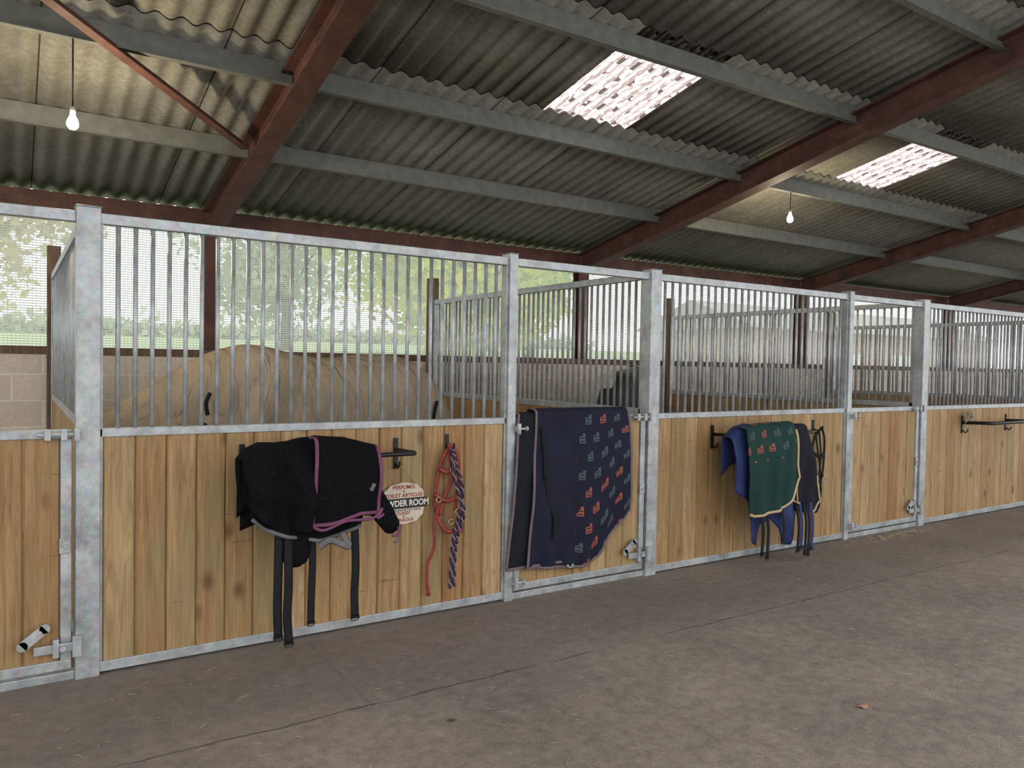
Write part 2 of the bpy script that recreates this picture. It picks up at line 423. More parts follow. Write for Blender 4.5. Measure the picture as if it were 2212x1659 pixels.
# purlins
for k, y in enumerate((6.4, 5.25, 4.01, 2.85, 1.6, .4)):
    h = .15; z0 = L(y) - .045
    prof = [(-.05, 0), (.004, 0), (.004, h - .006), (.055, h - .006), (.055, h), (-.004, h), (-.004, .006), (-.05, .006)]
    mb = MB().prism(prof, lambda p, t: (t, y + p[0], z0 + p[1]), XA, XB)
    obj('roof_purlin', mb, PURL, label='grey steel purlin running beneath corrugated roof sheets', cat='roof beam', group='roof purlins')
obj('eaves_beam', MB().box(XA, XB, 7.80, 7.94, 2.76, 2.932), RUST, label='rusty brown eaves beam above the netting wall', cat='roof beam', bevel=.004)
BAYS = (-2.85, 1.60, 6.11, 10.55, 15.0, 19.45)
def ip(hw, h0, h1, tf=.014, tw=.006):
    return [(-hw, h0), (hw, h0), (hw, h0 + tf), (tw, h0 + tf), (tw, h1 - tf), (hw, h1 - tf), (hw, h1), (-hw, h1), (-hw, h1 - tf), (-tw, h1 - tf), (-tw, h0 + tf), (-hw, h0 + tf)]
for k, x in enumerate(BAYS):
    mb = MB().prism(ip(.08, -.19, .045), lambda p, t: (x + p[0], t, L(t) + p[1]), 7.78, -.3)
    obj('roof_rafter', mb, RUST, label='red-brown painted steel rafter sloping up from the eaves', cat='roof beam', group='roof rafters')
    mb = MB().prism(ip(.075, -.07, .07), lambda p, t: (x + p[0], 7.80 + p[1], t), 1.59, 2.76)
    obj('steel_column', mb, RUST, label='red-brown steel column standing on the block wall', cat='column', group='steel columns')
def ln(a, b, t): return tuple(a[i] + (b[i] - a[i]) * t for i in range(3))
A = (1.50, 6.10, L(6.1) - .08); B = (-1.2, 3.50, L(3.5) - .08)
mb = MB().prism([(-.035, -.035), (.035, -.035), (.035, -.027), (-.027, -.027), (-.027, .035), (-.035, .035)],
                lambda p, t: (ln(A, B, t)[0] + p[0] * .7, ln(A, B, t)[1] - p[0] * .7, ln(A, B, t)[2] + p[1]), 0, 1)
obj('diagonal_brace', mb, RUST, label='slim rust-red steel angle brace bolted to a rafter', cat='roof brace')

# netting bays
edges = [XA] + list(BAYS[0:]) + [XB]
for a, b in zip(edges[:-1], edges[1:]):
    mb = MB(); y = 7.90
    mb.v += [(a, y, 1.59), (b, y, 1.59), (b, y, 2.76), (a, y, 2.76)]; mb.face((0, 1, 2, 3))
    obj('windbreak_net', mb, NET, label='fine grey windbreak netting stretched above the block wall', cat='netting', group='windbreak nets')

# ------------------------------------------------------------------ stable fronts
def boards(axis, a, b, c0, c1, z0, z1, w=.142):
    mb = MB(); n = max(1, round((b - a) / w)); w = (b - a) / n; e = .008; d = .009
    for i in range(n):
        p, q = a + i * w + .0010, a + (i + 1) * w - .0010; r = random.random() * .999 + .001
        prof = [(p, c0 + d), (p + e, c0), (q - e, c0), (q, c0 + d), (q, c1 - .006), (q - e, c1), (p + e, c1), (p, c1 - .006)]
        s0 = len(mb.f)
        if axis == 'x': mb.prism(prof, lambda k, t: (k[0], k[1], t), z0, z1)
        else: mb.prism(prof, lambda k, t: (k[1], k[0], t), z0, z1)
        for j in range(s0, len(mb.f)): mb.r[j] = r
    return mb
BARM = {}
def bar(parent, x, y, z0, z1):
    key = round(z1 - z0, 3)
    if key not in BARM:
        o = obj('bar', MB().cyl((x, y, z0), (x, y, z1), .0108, 10), GALV, parent, origin=(x, y, z0)); BARM[key] = o; return o
    return copyobj(BARM[key], parent, Vector((x, y, z0)) - wloc(parent))

def post(x, w, z=ZT + .02):
    mb = MB().box(x - w / 2, x + w / 2, FY - .02, FY + .08, 0, z)
    mb.box(x - w / 2 - .004, x + w / 2 + .004, FY - .024, FY + .084, z, z + .006)
    obj('stable_post', mb, GALV, label='galvanised square steel post in the stable front', cat='post', group='stable posts', bevel=.004)
def front(x0, x1, label):
    r = root('stable_front_panel', ((x0 + x1) / 2, FY + .03, 0), label, 'stable panel', 'stable front panels')
    m = MB(); y0, y1 = FY, FY + .05
    m.box(x0, x1, y0, y1, .012, .06).box(x0, x1, y0, y1, ZM - .04, ZM).box(x0, x1, y0, y1, ZT - .05, ZT)
    m.box(x0, x0 + .012, y0, y1, .06, ZT - .05).box(x1 - .012, x1, y0, y1, .06, ZT - .05)
    obj('frame', m, GALV, r, bevel=.003)
    obj('plank_panel', boards('x', x0 + .012, x1 - .012, FY + .008, FY + .036, .06, ZM - .04), WOOD, r)
    n = 29
    for i in range(n): bar(r, x0 + (x1 - x0) * (i + 1) / (n + 1), FY + .025, ZM, ZT - .05)
    return r
def eye(mb, x, z, s=1):
    mb.box(x - .012, x + .012, FY - .055, FY - .018, z - .02, z + .02)
    mb.cyl((x, FY - .055, z - .035), (x, FY - .055, z + .035), .014, 10)
    mb.cyl((x, FY - .055, z), (x + .07 * s, FY - .045, z), .009, 8)
    mb.cyl((x + .055 * s, FY - .045, z), (x + .07 * s, FY - .045, z), .018, 6)
def door(x0, x1, label):
    r = root('stable_door', ((x0 + x1) / 2, FY + .02, 0), label, 'stable door', 'stable doors')
    y0, y1 = FY - .005, FY + .04; zb = .055; w = .045
    m = MB().box(x0, x1, y0, y1, zb, zb + .045).box(x0, x1, y0, y1, ZM - .04, ZM)
    m.box(x0, x0 + w, y0, y1, zb + .045, ZM - .04).box(x1 - w, x1, y0, y1, zb + .045, ZM - .04)
    obj('frame', m, GALV, r, bevel=.003)
    obj('plank_panel', boards('x', x0 + w, x1 - w, FY + .004, FY + .03, zb + .045, ZM - .04), WOOD, r)
    for z in (.12, 1.10):
        m = MB(); eye(m, x0 - .01, z); obj('hinge', m, GALV, r, bevel=.002)
    m = MB().cyl((x1 - .14, FY - .03, ZM - .02), (x1 + .03, FY - .03, ZM - .02), .009, 10)
    m.box(x1 - .11, x1 - .085, FY - .045, FY - .006, ZM - .045, ZM + .005).box(x1 - .045, x1 - .02, FY - .045, FY - .006, ZM - .045, ZM + .005)
    m.box(x1 + .008, x1 + .03, FY - .05, FY - .02, ZM - .05, ZM + .01)
    obj('bolt', m, GALV, r, bevel=.002)
    M = Matrix.Rotation(math.radians(-38), 3, 'Y')
    c0 = Vector((x1 - .15, FY - .035, .235))
    m = MB().obox(c0, .055, .005, .022, M)
    for sgn in (-1, 1):
        c = c0 + M @ Vector((.055 * sgn, 0, 0)); m.cyl(c - Vector((0, .005, 0)), c + Vector((0, .005, 0)), .022, 16)
    c = c0 + M @ Vector((.03, 0, 0)); m.cyl(c - Vector((0, .012, 0)), c + Vector((0, .032, 0)), .010, 10)
    obj('kick_latch_lever', m, GALV, r)
    m = MB().box(x1 - .15, x1 + .005, FY - .028, FY - .012, .145, .185).box(x1 - .075, x1 - .05, FY - .04, FY - .005, .125, .21)
    m.cyl((x1 - .035, FY - .05, .165), (x1 - .035, FY - .01, .165), .014, 10)
    m.box(x1 + .002, x1 + .04, FY - .05, FY - .02, .12, .215)
    obj('latch_bar', m, GALV, r, bevel=.003)
    m = MB().box(x1 - .05, x1 - .005, FY - .014, FY - .005, .60, .67); m.cyl((x1 - .028, FY - .028, .635), (x1 - .028, FY - .01, .635), .008, 10)
    obj('catch_plate', m, GALV, r, bevel=.002)
    return r
def header(x0, x1):
    obj('header_rail', MB().box(x0, x1, FY, FY + .05, ZT - .05, ZT), GALV, label='galvanised rail bridging the stable doorway top', cat='rail', group='doorway header rails', bevel=.003)
def sill(x0, x1):
    obj('door_sill', MB().box(x0, x1, FY + .002, FY + .05, 0, .04), GALV, label='low galvanised sill bar under a stable door', cat='sill', group='door sills', bevel=.003)
doors = []
labs = ['honey pine stable door with galvanised frame and kick latch', 'pine stable door with a navy blanket draped over it', 'pine stable door between rug rack and empty rack', 'pine stable door at the far end of the row']
for k in range(-1, 3):
    P = P0 + PITCH * k
    if k >= 0:
        front(P + .05, P + 2.32, ['pine and barred stable front with black fleece rug', 'pine and barred stable front with green rug on rack', 'pine and barred stable front with an empty black rack'][k])
    post(P + 2.35, .06)
    post(P + PITCH, .10)
    doors.append(door(P + 2.395, P + 3.505, labs[k + 1]))
    header(P + 2.38, P + 3.52); sill(P + 2.38, P + 3.52)

# partitions
pr = None
for k in range(0, 4):
    X = P0 + PITCH * k; ya, yb = FY + .085, 7.50
    if pr is None:
        pr = root('stable_partition', (X, (ya + yb) / 2, 0), 'barred galvanised partition with pine boards between two stalls', 'stable partition', 'stable partitions')
        m = MB(); h = .022
        m.box(X - h, X + h, ya, yb, .01, .06).box(X - h, X + h, ya, yb, ZM - .02, ZM + .03).box(X - h, X + h, ya, yb, ZT - .04, ZT + .01)
        m.box(X - h, X + h, ya, ya + .04, .06, ZT - .04).box(X - h, X + h, yb - .04, yb, .06, ZT - .04)
        obj('frame', m, GALV, pr, bevel=.003)
        obj('plank_panel', boards('y', ya + .04, yb - .04, X - .015, X + .015, .06, ZM - .02), WOOD, pr)
        n = 43
        for i in range(n): bar(pr, X, ya + .04 + (yb - ya - .08) * (i + 1) / (n + 1), ZM + .03, ZT - .04)
    else: copytree(pr, (PITCH * k, 0, 0))
    obj('timber_post', MB().box(X - .05, X + .05, 7.51, 7.61, 0, 2.43), OLDW, label='rough brown timber post at the partition end', cat='post', group='timber posts', bevel=.005)

# ------------------------------------------------------------------ racks
def rack(x0, x1, z, label, out=.27, rr_=.013):
    r = root('blanket_rack', ((x0 + x1) / 2, FY + .008, z - .12), label, 'blanket rack', 'blanket racks')
    for x in (x0, x1):
        m = MB().box(x - .014, x + .014, FY - .004, FY + .006, z - .11, z + .07)
        for q in (-.09, .05): m.cyl((x, FY - .008, z + q), (x, FY + .002, z + q), .006, 8)
        obj('wall_bracket', m, BLACKM, r, bevel=.002)
    y = FY - out
    m = MB().tube([(x0, FY - .004, z), (x0, y + .03, z + .01), (x0 + .008, y + .008, z + .01), (x0 + .03, y, z + .01), (x1 - .03, y, z + .01), (x1 - .008, y + .008, z + .01), (x1, y + .03, z + .01), (x1, FY - .004, z)], rr_, 10, ref=(0, 0, 1))
    obj('rail', m, BLACKM, r)
    for x in (x0, x1):
        m = MB().tube(smooth([(x, FY - .006, z - .08), (x, FY - .03, z - .10), (x, FY - .05, z - .085), (x, FY - .055, z - .06)]), .006, 8, ref=(1, 0, 0))
        obj('hook', m, BLACKM, r)
    return r
rack(1.00, 1.865, 1.00, 'black steel blanket rack holding the black fleece rug')
rack(4.50, 5.36, 1.00, 'black steel blanket rack holding the green printed rug')
rack(8.20, 9.12, .99, 'empty black steel blanket rack on pine boards', out=.27, rr_=.018)

# ------------------------------------------------------------------ cloth
def cloth(name, P, nu, nv, mat, parent, W=1, H=1, wr=.006, ws=7, seed=0, thick=.008, v0=0., v1=1., label=None):
    mb = MB(); mb.uv = []
    for j in range(nv + 1):
        for i in range(nu + 1):
            u = i / nu; v = v0 + (v1 - v0) * j / nv
            p = Vector(P(u, v))
            d = mnoise.noise(Vector((p.x * ws, p.z * ws * .6 + seed, seed * 3.1))) * wr + math.sin(p.x * 38 + seed + 2 * mnoise.noise(Vector((p.z * 3, p.x * 3, seed)))) * wr * .5 * max(0, min(1, v))
            p.y += d
            mb.v.append(tuple(p)); mb.uv.append((u * W, v * H))
    for j in range(nv):
        for i in range(nu):
            a = j * (nu + 1) + i; mb.face((a, a + nu + 1, a + nu + 2, a + 1), True)
    o = obj(name, mb, mat, parent, solid=thick, label=label); 
    return o, mb
def edge(mb, nu, nv, which):
    V = mb.v
    if which == 'L': return [V[j * (nu + 1)] for j in range(nv + 1)]
    if which == 'R': return [V[j * (nu + 1) + nu] for j in range(nv + 1)]
    if which == 'B': return [V[nv * (nu + 1) + i] for i in range(nu + 1)]
def sm_interp(tab, u):
    for (a, p), (b, q) in zip(tab[:-1], tab[1:]):
        if u <= b:
            t = (u - a) / (b - a); return p + (q - p) * t
    return tab[-1][1]
def binding(parent, pts, mat, r=.010, dy=-.004):
    pts = [(p[0], p[1] + dy, p[2]) for p in pts]
    return obj('binding', MB().tube(pts, r, 8, ry=.007), mat, parent)
def strap(parent, pts, mat=None, w=.02, clip=True, name='strap'):
    obj(name, MB().tube(smooth(pts, 5), w, 6, ry=.003), mat or BLKFAB, parent)
    if clip:
        p = pts[-1]; m = MB()
        m.box(p[0] - w * 1.1, p[0] + w * 1.1, p[1] - .006, p[1] + .004, p[2] - .012, p[2])
        m.tube(smooth([(p[0] - w * .8, p[1], p[2] - .012), (p[0] - w * .8, p[1], p[2] - .022), (p[0] + w * .8, p[1], p[2] - .022), (p[0] + w * .8, p[1], p[2] - .012)], 3), .0025, 6)
        obj('buckle', m, BLACKM, parent)

# --- navy blanket on the door
nb = root('navy_blanket', (3.13, FY - .02, .2), 'navy stable blanket printed with red and blue motifs over door', 'horse blanket')
def over(P):
    def f(u, v):
        x, yo, z, top = P(u, max(v, 0))
        yf = FY - .022 - yo; ybk = FY + .062 + yo
        if v >= 0: return (x, yf - .035 * math.sin(min(1, v) * pi) * .6, z)
        s = -v
        if s < .12:
            a = s / .12 * pi; c = (yf + ybk) / 2; rr = (ybk - yf) / 2
            return (x, c - math.cos(a) * rr, top + math.sin(a) * (.012 + yo))
        return (x, ybk, top - (s - .12) * 1.2)
    return f
LB = [(0, .20), (.35, .17), (.5, .155), (.62, .17), (.68, .21), (.75, .30), (.85, .385), (1, .50)]
def P1(u, v):
    xl = 2.83 - .06 * v; xr = 3.60 + .05 * v
    top = 1.195; return (xl + (xr - xl) * u, .014, top - v * (top - sm_interp(LB, u)), top)
def P2(u, v):
    xl = 2.70 - .075 * v; xr = 3.2; top = 1.185
    return (xl + (xr - xl) * u, 0.0, top - v * (top - .205), top)
o, m = cloth('blanket_lining', over(P2), 20, 50, DKNAVY, nb, wr=.006, seed=3, v0=-.4)
binding(nb, edge(m, 20, 50, 'L')[12:] + edge(m, 20, 50, 'B'), MAUVE)
o, m = cloth('blanket_shell', over(P1), 44, 60, NAVYMOT, nb, W=.82, H=1.0, wr=.020, seed=1, v0=-.4)
L_ = edge(m, 44, 60, 'L'); B_ = edge(m, 44, 60, 'B'); R_ = edge(m, 44, 60, 'R')
binding(nb, L_[14:] + B_ + R_[::-1][:46], MAUVE)
strap(nb, [(2.90, FY - .06, .75), (2.93, FY - .07, .6), (2.97, FY - .07, .5), (2.965, FY - .075, .40)], w=.016)
strap(nb, [(2.86, FY - .062, 1.1), (2.875, FY - .068, .95), (2.89, FY - .066, .76)], w=.012, clip=False)
m = MB()
for a in (3.08, 3.12): m.cyl((a, FY - .075, .185), (a, FY - .06, .185), .008, 8)
m.tube([(3.08, FY - .075, .175), (3.12, FY - .075, .175)], .005, 6); obj('buckle', m, GALV, nb)

# --- black fleece rug on rack 1
YR = FY - .28
br = root('black_fleece_rug', (1.3, YR, .47), 'black fleece horse rug with purple binding on a rack', 'horse rug')
def drape(x0t, x1t, x0b, x1b, top, bot, y0, puff=.03):
    def f(u, v):
        xl = x0t + (x0b - x0t) * max(v, 0); xr = x1t + (x1b - x1t) * max(v, 0)
        x = xl + (xr - xl) * u; bt = sm_interp(bot, u)
        tp = top if not isinstance(top, list) else sm_interp(top, u)
        if v >= 0: return (x, y0 - puff * math.sin(min(1, v * 1.3) * pi * .8), tp - v * (tp - bt))
        s = -v
        if s < .2:
            a = s / .2 * pi; return (x, y0 + .05 - math.cos(a) * .05, tp + math.sin(a) * .025)
        return (x, y0 + .10, tp - (s - .2) * .9)
    return f
fl = drape(.95, 1.64, .97, 1.52, [(0, 1.02), (.15, 1.06), (.5, 1.075), (1, 1.03)], [(0, .74), (.12, .68), (.3, .64), (.6, .60), (.8, .61), (1, .66)], YR + .0, .03)
o, m = cloth('rug_lining', fl, 36, 40, FLEECE, br, wr=.03, seed=5, thick=.02, v0=-.6)
binding(br, edge(m, 36, 40, 'B'), GREYB, .010, -.014)
f2 = drape(.93, 1.34, .97, 1.30, [(0, 1.00), (.08, 1.04), (.2, 1.065), (.45, 1.06), (.6, 1.075), (1, 1.085)], [(0, .80), (.15, .72), (.5, .68), (.8, .66), (1, .66)], YR - .035, .05)
o, m = cloth('fleece_neck', f2, 40, 46, FLEECE, br, wr=.065, ws=10, seed=9, thick=.03, v0=-.5)
f3 = drape(1.27, 1.60, 1.25, 1.60, [(0, 1.10), (.5, 1.085), (1, 1.04)], [(0, .69), (.4, .70), (.7, .735), (1, .725)], YR - .075, .035)
o, m = cloth('rug_flap', f3, 24, 34, FLEECE, br, wr=.026, ws=8, seed=11, thick=.016, v0=-.45)
e1 = edge(m, 24, 34, 'L')[6:]; e2 = edge(m, 24, 34, 'B'); e3 = edge(m, 24, 34, 'R')[::-1][:-8]
binding(br, e1 + e2 + e3, PURPLE, .010, -.014)
m = MB().tube(smooth([(1.235, YR - .085, .70), (1.30, YR - .11, .665), (1.42, YR - .11, .70), (1.56, YR - .11, .70), (1.62, YR - .10, .745), (1.59, YR - .11, .70), (1.63, YR - .10, .715)]), .008, 8, ry=.006); obj('binding', m, PURPLE, br)
mb2 = MB().tube([(1.205, YR - .01, .75), (1.20, YR - .02, .65), (1.195, YR - .02, .55), (1.19, YR - .02, .50), (1.19, YR - .02, .475)], .08, 14, ry=.025, rs=[1, 1, .95, .75, .3])
obj('rug_tail_flap', mb2, FLEECE, br)
mb = MB().tube(smooth([(1.54, YR - .03, .85), (1.60, YR - .06, .77), (1.655, YR - .07, .69), (1.70, YR - .07, .62)], 4), .062, 14, ry=.035, rs=[.9, 1, 1.1, 1.1, 1.05, 1, .95, .95, .9, .85, .8, .75, .5])
for i, v in enumerate(mb.v):
    d = mnoise.noise(Vector(v) * 25) * .022; mb.v[i] = (v[0] + d, v[1] + d * .5, v[2] - d)
obj('fleece_chest_corner', mb, FLEECE, br)
m = MB().tube(smooth([(1.73, YR - .09, .65), (1.70, YR - .115, .605), (1.67, YR - .11, .60)], 5), .008, 8, ry=.004); obj('binding', m, PURPLE, br)
m = MB().tube(smooth([(1.715, YR - .09, .64), (1.71, YR - .1, .58), (1.69, YR - .1, .56), (1.72, YR - .1, .565)], 5), .005, 6); obj('buckle', m, GREYB, br)
M = Matrix.Rotation(.5, 3, 'Y')
m = MB().obox((1.555, YR - .125, .865), .010, .002, .020, M); obj('care_tag', m, GREYB, br)
for pts in ([(1.105, YR - .03, .70), (1.10, YR - .04, .5), (1.095, YR - .05, .3), (1.10, YR - .05, .15)],
            [(1.15, YR - .03, .70), (1.145, YR - .06, .4), (1.14, YR - .06, .25), (1.15, YR - .06, .115)],
            [(1.27, YR - .02, .66), (1.275, YR - .03, .5), (1.27, YR - .03, .3), (1.27, YR - .03, .19)],
            [(1.50, YR - .02, .66), (1.505, YR - .03, .45), (1.50, YR - .03, .3), (1.505, YR - .03, .18)]):
    strap(br, pts, w=.022 if pts[0][0] != 1.27 else .019)
m = MB().tube(smooth([(1.42, YR - .06, .63), (1.45, YR - .07, .56), (1.36, YR - .06, .60), (1.30, YR - .06, .57)]), .018, 6, ry=.003); obj('strap', m, GREYB, br)

# --- green rug on rack 2
gr = root('green_printed_rug', (5.0, YR, .05), 'dark green horse rug with cream binding and printed panel', 'horse rug')
f = drape(4.40, 4.60, 4.44, 4.62, [(0, .98), (.5, 1.05), (1, 1.07)], [(0, .60), (.5, .55), (1, .50)], YR - .0, .03)
o, m = cloth('rug_blue_edge', f, 14, 24, BLUE, gr, wr=.02, seed=21, v0=-.5)
f = drape(4.95, 5.27, 4.98, 5.44, [(0, 1.06), (1, 1.05)], [(0, .55), (.35, .47), (.65, .40), (.9, .37), (1, .46)], YR - .0, .02)
o, m = cloth('rug_navy_panel', f, 24, 36, DKNAVY, gr, wr=.03, seed=22, v0=-.4)
binding(gr, edge(m, 24, 36, 'B') + edge(m, 24, 36, 'R')[::-1][:10], CREAMB, .009)
binding(gr, [(x, y - .012, z) for x, y, z in [m.v[j * 25 + 8] for j in range(12, 37)]], CREAMB, .006)
f = drape(4.48, 5.03, 4.52, 5.09, [(0, 1.05), (.3, 1.07), (1, 1.08)], [(0, .44), (.1, .42), (.4, .43), (.7, .46), (.85, .52), (.94, .6), (1, .68)], YR - .05, .03)
o, m = cloth('rug_green_shell', f, 34, 44, GREENMOT, gr, W=.6, H=.65, wr=.026, seed=23, v0=-.4)
binding(gr, edge(m, 34, 44, 'B') + edge(m, 34, 44, 'R')[::-1][:30], CREAMB, .011, -.008)
f = drape(4.60, 5.2, 4.64, 5.10, .60, [(0, .22), (.15, .17), (.25, .33), (.5, .38), (.7, .27), (.85, .14), (1, .14)], YR + .03, .02)
o, m = cloth('rug_blue_lining', f, 26, 20, BLUE, gr, wr=.03, seed=24, v0=0)
f = drape(4.78, 5.2, 4.85, 5.28, .48, [(0, .42), (.5, .40), (1, .37)], YR + .0, .01)
o, m = cloth('rug_girth_strap', f, 12, 6, DKNAVY, gr, wr=.006, seed=25, v0=0); binding(gr, edge(m, 12, 6, 'B'), CREAMB, .008)
for x, z, mt in ((4.70, .12, BLKFAB), (4.76, .09, BLKFAB), (4.94, .20, BLKFAB), (5.12, .10, DKNAVY), (5.16, .12, BLUE), (5.21, .07, DKNAVY), (5.25, .06, BLKFAB), (5.29, .10, BLUE)):
    strap(gr, [(x, YR - .03, .46), (x + .01, YR - .05, .3), (x, YR - .05, z)], w=.018, mat=mt)

# --- headcollar and rope
yh = FY - .015
hc = root('red_headcollar', (2.2, yh, .45), 'red webbing headcollar hanging from a black hook', 'headcollar')
def web(pts, mat=REDW, w=.013, name='strap', par=None): obj(name, MB().tube(smooth(pts, 6), w, 6, ry=.004), mat, par or hc)
web([(2.205, yh - .03, 1.02), (2.16, yh - .02, .95), (2.125, yh - .015, .84), (2.105, yh - .02, .70), (2.12, yh - .02, .60)])
web([(2.205, yh - .03, 1.02), (2.25, yh - .025, .95), (2.265, yh - .02, .85), (2.26, yh - .02, .74), (2.245, yh - .02, .62)])
web([(2.19, yh - .03, 1.03), (2.20, yh - .03, .95), (2.215, yh - .03, .86), (2.20, yh - .03, .78), (2.16, yh - .03, .70), (2.14, yh - .03, .60)])
web([(2.10, yh - .03, .73), (2.16, yh - .045, .69), (2.22, yh - .05, .70), (2.27, yh - .03, .76)])
web([(2.12, yh - .03, .60), (2.15, yh - .04, .53), (2.20, yh - .045, .50), (2.255, yh - .04, .54), (2.285, yh - .03, .62), (2.29, yh - .02, .52), (2.285, yh - .02, .48)])
web([(2.13, yh - .03, .88), (2.18, yh - .04, .86), (2.24, yh - .035, .90)])
for (x, z) in ((2.205, .87), (2.115, .70), (2.255, .70), (2.20, .56), (2.245, .62)):
    m = MB().tube([(x + .016 * math.cos(t * pi / 6), yh - .05, z + .016 * math.sin(t * pi / 6)) for t in range(13)], .0035, 6); obj('ring', m, BRASS, hc)
rr = root('red_lead_rope', (2.08, yh, .15), 'red leather lead strap hanging beside the headcollar', 'lead rope')
obj('strap', MB().tube(smooth([(2.12, yh - .04, .66), (2.10, yh - .03, .55), (2.10, yh - .03, .42), (2.065, yh - .02, .32), (2.06, yh - .02, .22), (2.07, yh - .02, .16)], 6), .011, 8, ry=.006), REDW, rr)
obj('end_tassel', MB().tube([(2.07, yh - .02, .17), (2.072, yh - .02, .13)], .014, 8, rs=[.6, 1]), REDW, rr)
lr = root('plaited_lead_rope', (2.23, yh, .14), 'purple and white plaited lead rope hanging on hook', 'lead rope')
def rope(pts, n=10, R1=.007, r=.007):
    pts = smooth(pts, n); 
    for ph, mt in ((0, ROPEP), (pi, ROPEW)):
        q = []
        for i in range(len(pts) - 1):
            for k in range(3):
                p = pts[i].lerp(pts[i + 1], k / 3); s = (i * 3 + k)
                a = s * .55 + ph; q.append((p.x + R1 * math.cos(a), p.y + R1 * math.sin(a), p.z))
        obj('rope_strand', MB().tube(q, r * (1.15 if ph == 0 else .8), 6), mt, lr)
rope([(2.20, yh - .05, 1.00), (2.23, yh - .05, .9), (2.275, yh - .05, .75), (2.255, yh - .055, .6), (2.225, yh - .055, .50), (2.215, yh - .04, .35), (2.215, yh - .03, .15)])
rope([(2.20, yh - .045, 1.0), (2.215, yh - .07, .8), (2.275, yh - .07, .62), (2.245, yh - .05, .48), (2.24, yh - .03, .35), (2.235, yh - .03, .16)])
hk = root('wall_hook', (2.2, FY, 1.0), 'black metal coat hook screwed to pine boards', 'hook', 'wall hooks')
obj('plate', MB().box(2.188, 2.212, FY - .004, FY + .006, .99, 1.08), BLACKM, hk, bevel=.002)
obj('prong', MB().tube(smooth([(2.2, FY - .004, 1.0), (2.2, FY - .05, .99), (2.2, FY - .085, 1.01), (2.2, FY - .09, 1.035)]), .006, 8, ref=(1, 0, 0)), BLACKM, hk)
copytree(hk, (3.54, 0, 0))
# --- bridle
bd = root('black_bridle', (5.74, FY - .03, .28), 'black leather bridle hanging from a hook', 'bridle')
yb_ = FY - .03
def bw(pts, w=.015): obj('strap', MB().tube(smooth([(x + .07, y, z) for x, y, z in pts], 6), w, 6, ry=.006), BLKFAB, bd)
bw([(5.67, yb_ - .05, 1.02), (5.60, yb_ - .03, .92), (5.58, yb_ - .02, .75), (5.60, yb_ - .02, .58)])
bw([(5.67, yb_ - .05, 1.02), (5.74, yb_ - .03, .92), (5.755, yb_ - .02, .75), (5.73, yb_ - .02, .55)])
bw([(5.60, yb_ - .03, .80), (5.67, yb_ - .05, .77), (5.74, yb_ - .03, .80)])
bw([(5.60, yb_ - .03, .62), (5.66, yb_ - .05, .56), (5.74, yb_ - .03, .6)])
bw([(5.63, yb_ - .02, .98), (5.66, yb_ - .03, .8), (5.70, yb_ - .03, .62), (5.70, yb_ - .03, .40), (5.65, yb_ - .03, .30), (5.60, yb_ - .02, .40), (5.62, yb_ - .02, .58)], .011)
bw([(5.68, yb_ - .02, .98), (5.70, yb_ - .03, .75), (5.66, yb_ - .03, .5), (5.70, yb_ - .02, .33), (5.73, yb_ - .02, .5)], .011)
for x, z in ((5.67, .60), (5.805, .57)):
    obj('bit_ring', MB().tube([(x + .03 * math.cos(t * pi / 8), yb_ - .045, z + .03 * math.sin(t * pi / 8)) for t in range(17)], .004, 6), GALV, bd)

# --- sign
sx, sz, sy = 1.915, .687, FY - .012
sg = root('hanging_sign', (sx, sy, sz - .125), 'cream scalloped powder room sign hanging on string', 'sign')
mb = MB(); N = 96; o2 = []
for i in range(N):
    a = 2 * pi * i / N
    c, s_ = math.cos(a), math.sin(a)
    rx, rz = .140, .124
    k = (abs(c) ** 3.2 + abs(s_) ** 3.2) ** (-1 / 3.2)
    k *= 1 - .10 * max(0, math.cos(4 * (a - pi / 4))) ** 6 + .03 * math.cos(8 * a) - .04
    o2.append((c * k * rx, s_ * k * rz))
mb.prism(o2, lambda p, t: (sx + p[0], t, sz + p[1]), sy + .008, sy)
obj('sign_board', mb, SIGNC, sg)
obj('name_band', MB().box(sx - .145, sx + .145, sy - .003, sy, sz - .029, sz + .030), SIGNK, sg)
def text(s, x, z, size, mat, y, parent, name='lettering', bold=.0):
    cu = bpy.data.curves.new('t', 'FONT'); cu.body = s; cu.size = size; cu.align_x = 'CENTER'; cu.align_y = 'CENTER'; cu.extrude = .0006; cu.offset = bold
    cu.space_character = 1.02
    t = bpy.data.objects.new('t', cu); COL.objects.link(t)
    bpy.context.view_layer.update()
    me = bpy.data.meshes.new_from_object(t.evaluated_get(bpy.context.evaluated_depsgraph_get()))
    bpy.data.objects.remove(t)
    me.transform(Matrix.Rotation(pi / 2, 4, 'X'))
    if s == 'POWDER ROOM': me.transform(Matrix.Scale(1.18, 4, (0, 0, 1)))
    me.materials.clear(); me.materials.append(mat)
    o = bpy.data.objects.new(name, me); COL.objects.link(o); o.parent = parent; o.location = Vector((x, y, z)) - wloc(parent)
yt = sy - .0008
text('PERFUMES', sx, sz + .094, .031, SIGNR, yt, sg, bold=.0007)
text('&', sx, sz + .071, .020, SIGNR, yt, sg, bold=.0004)
text('TOILET ARTICLES', sx, sz + .046, .030, SIGNR, yt, sg, bold=.0007)
text('POWDER ROOM', sx, sz + .000, .042, SIGNW, sy - .0036, sg, bold=.0010)
text('A GIRL SHOULD BE TWO THINGS', sx, sz - .040, .0145, SIGNK, yt, sg)
text('CLASSY', sx, sz - .058, .025, SIGNR, yt, sg, bold=.0005)
text('&', sx, sz - .077, .018, SIGNR, yt, sg, bold=.0005)
text('FABULOUS', sx, sz - .097, .025, SIGNR, yt, sg, bold=.0005)
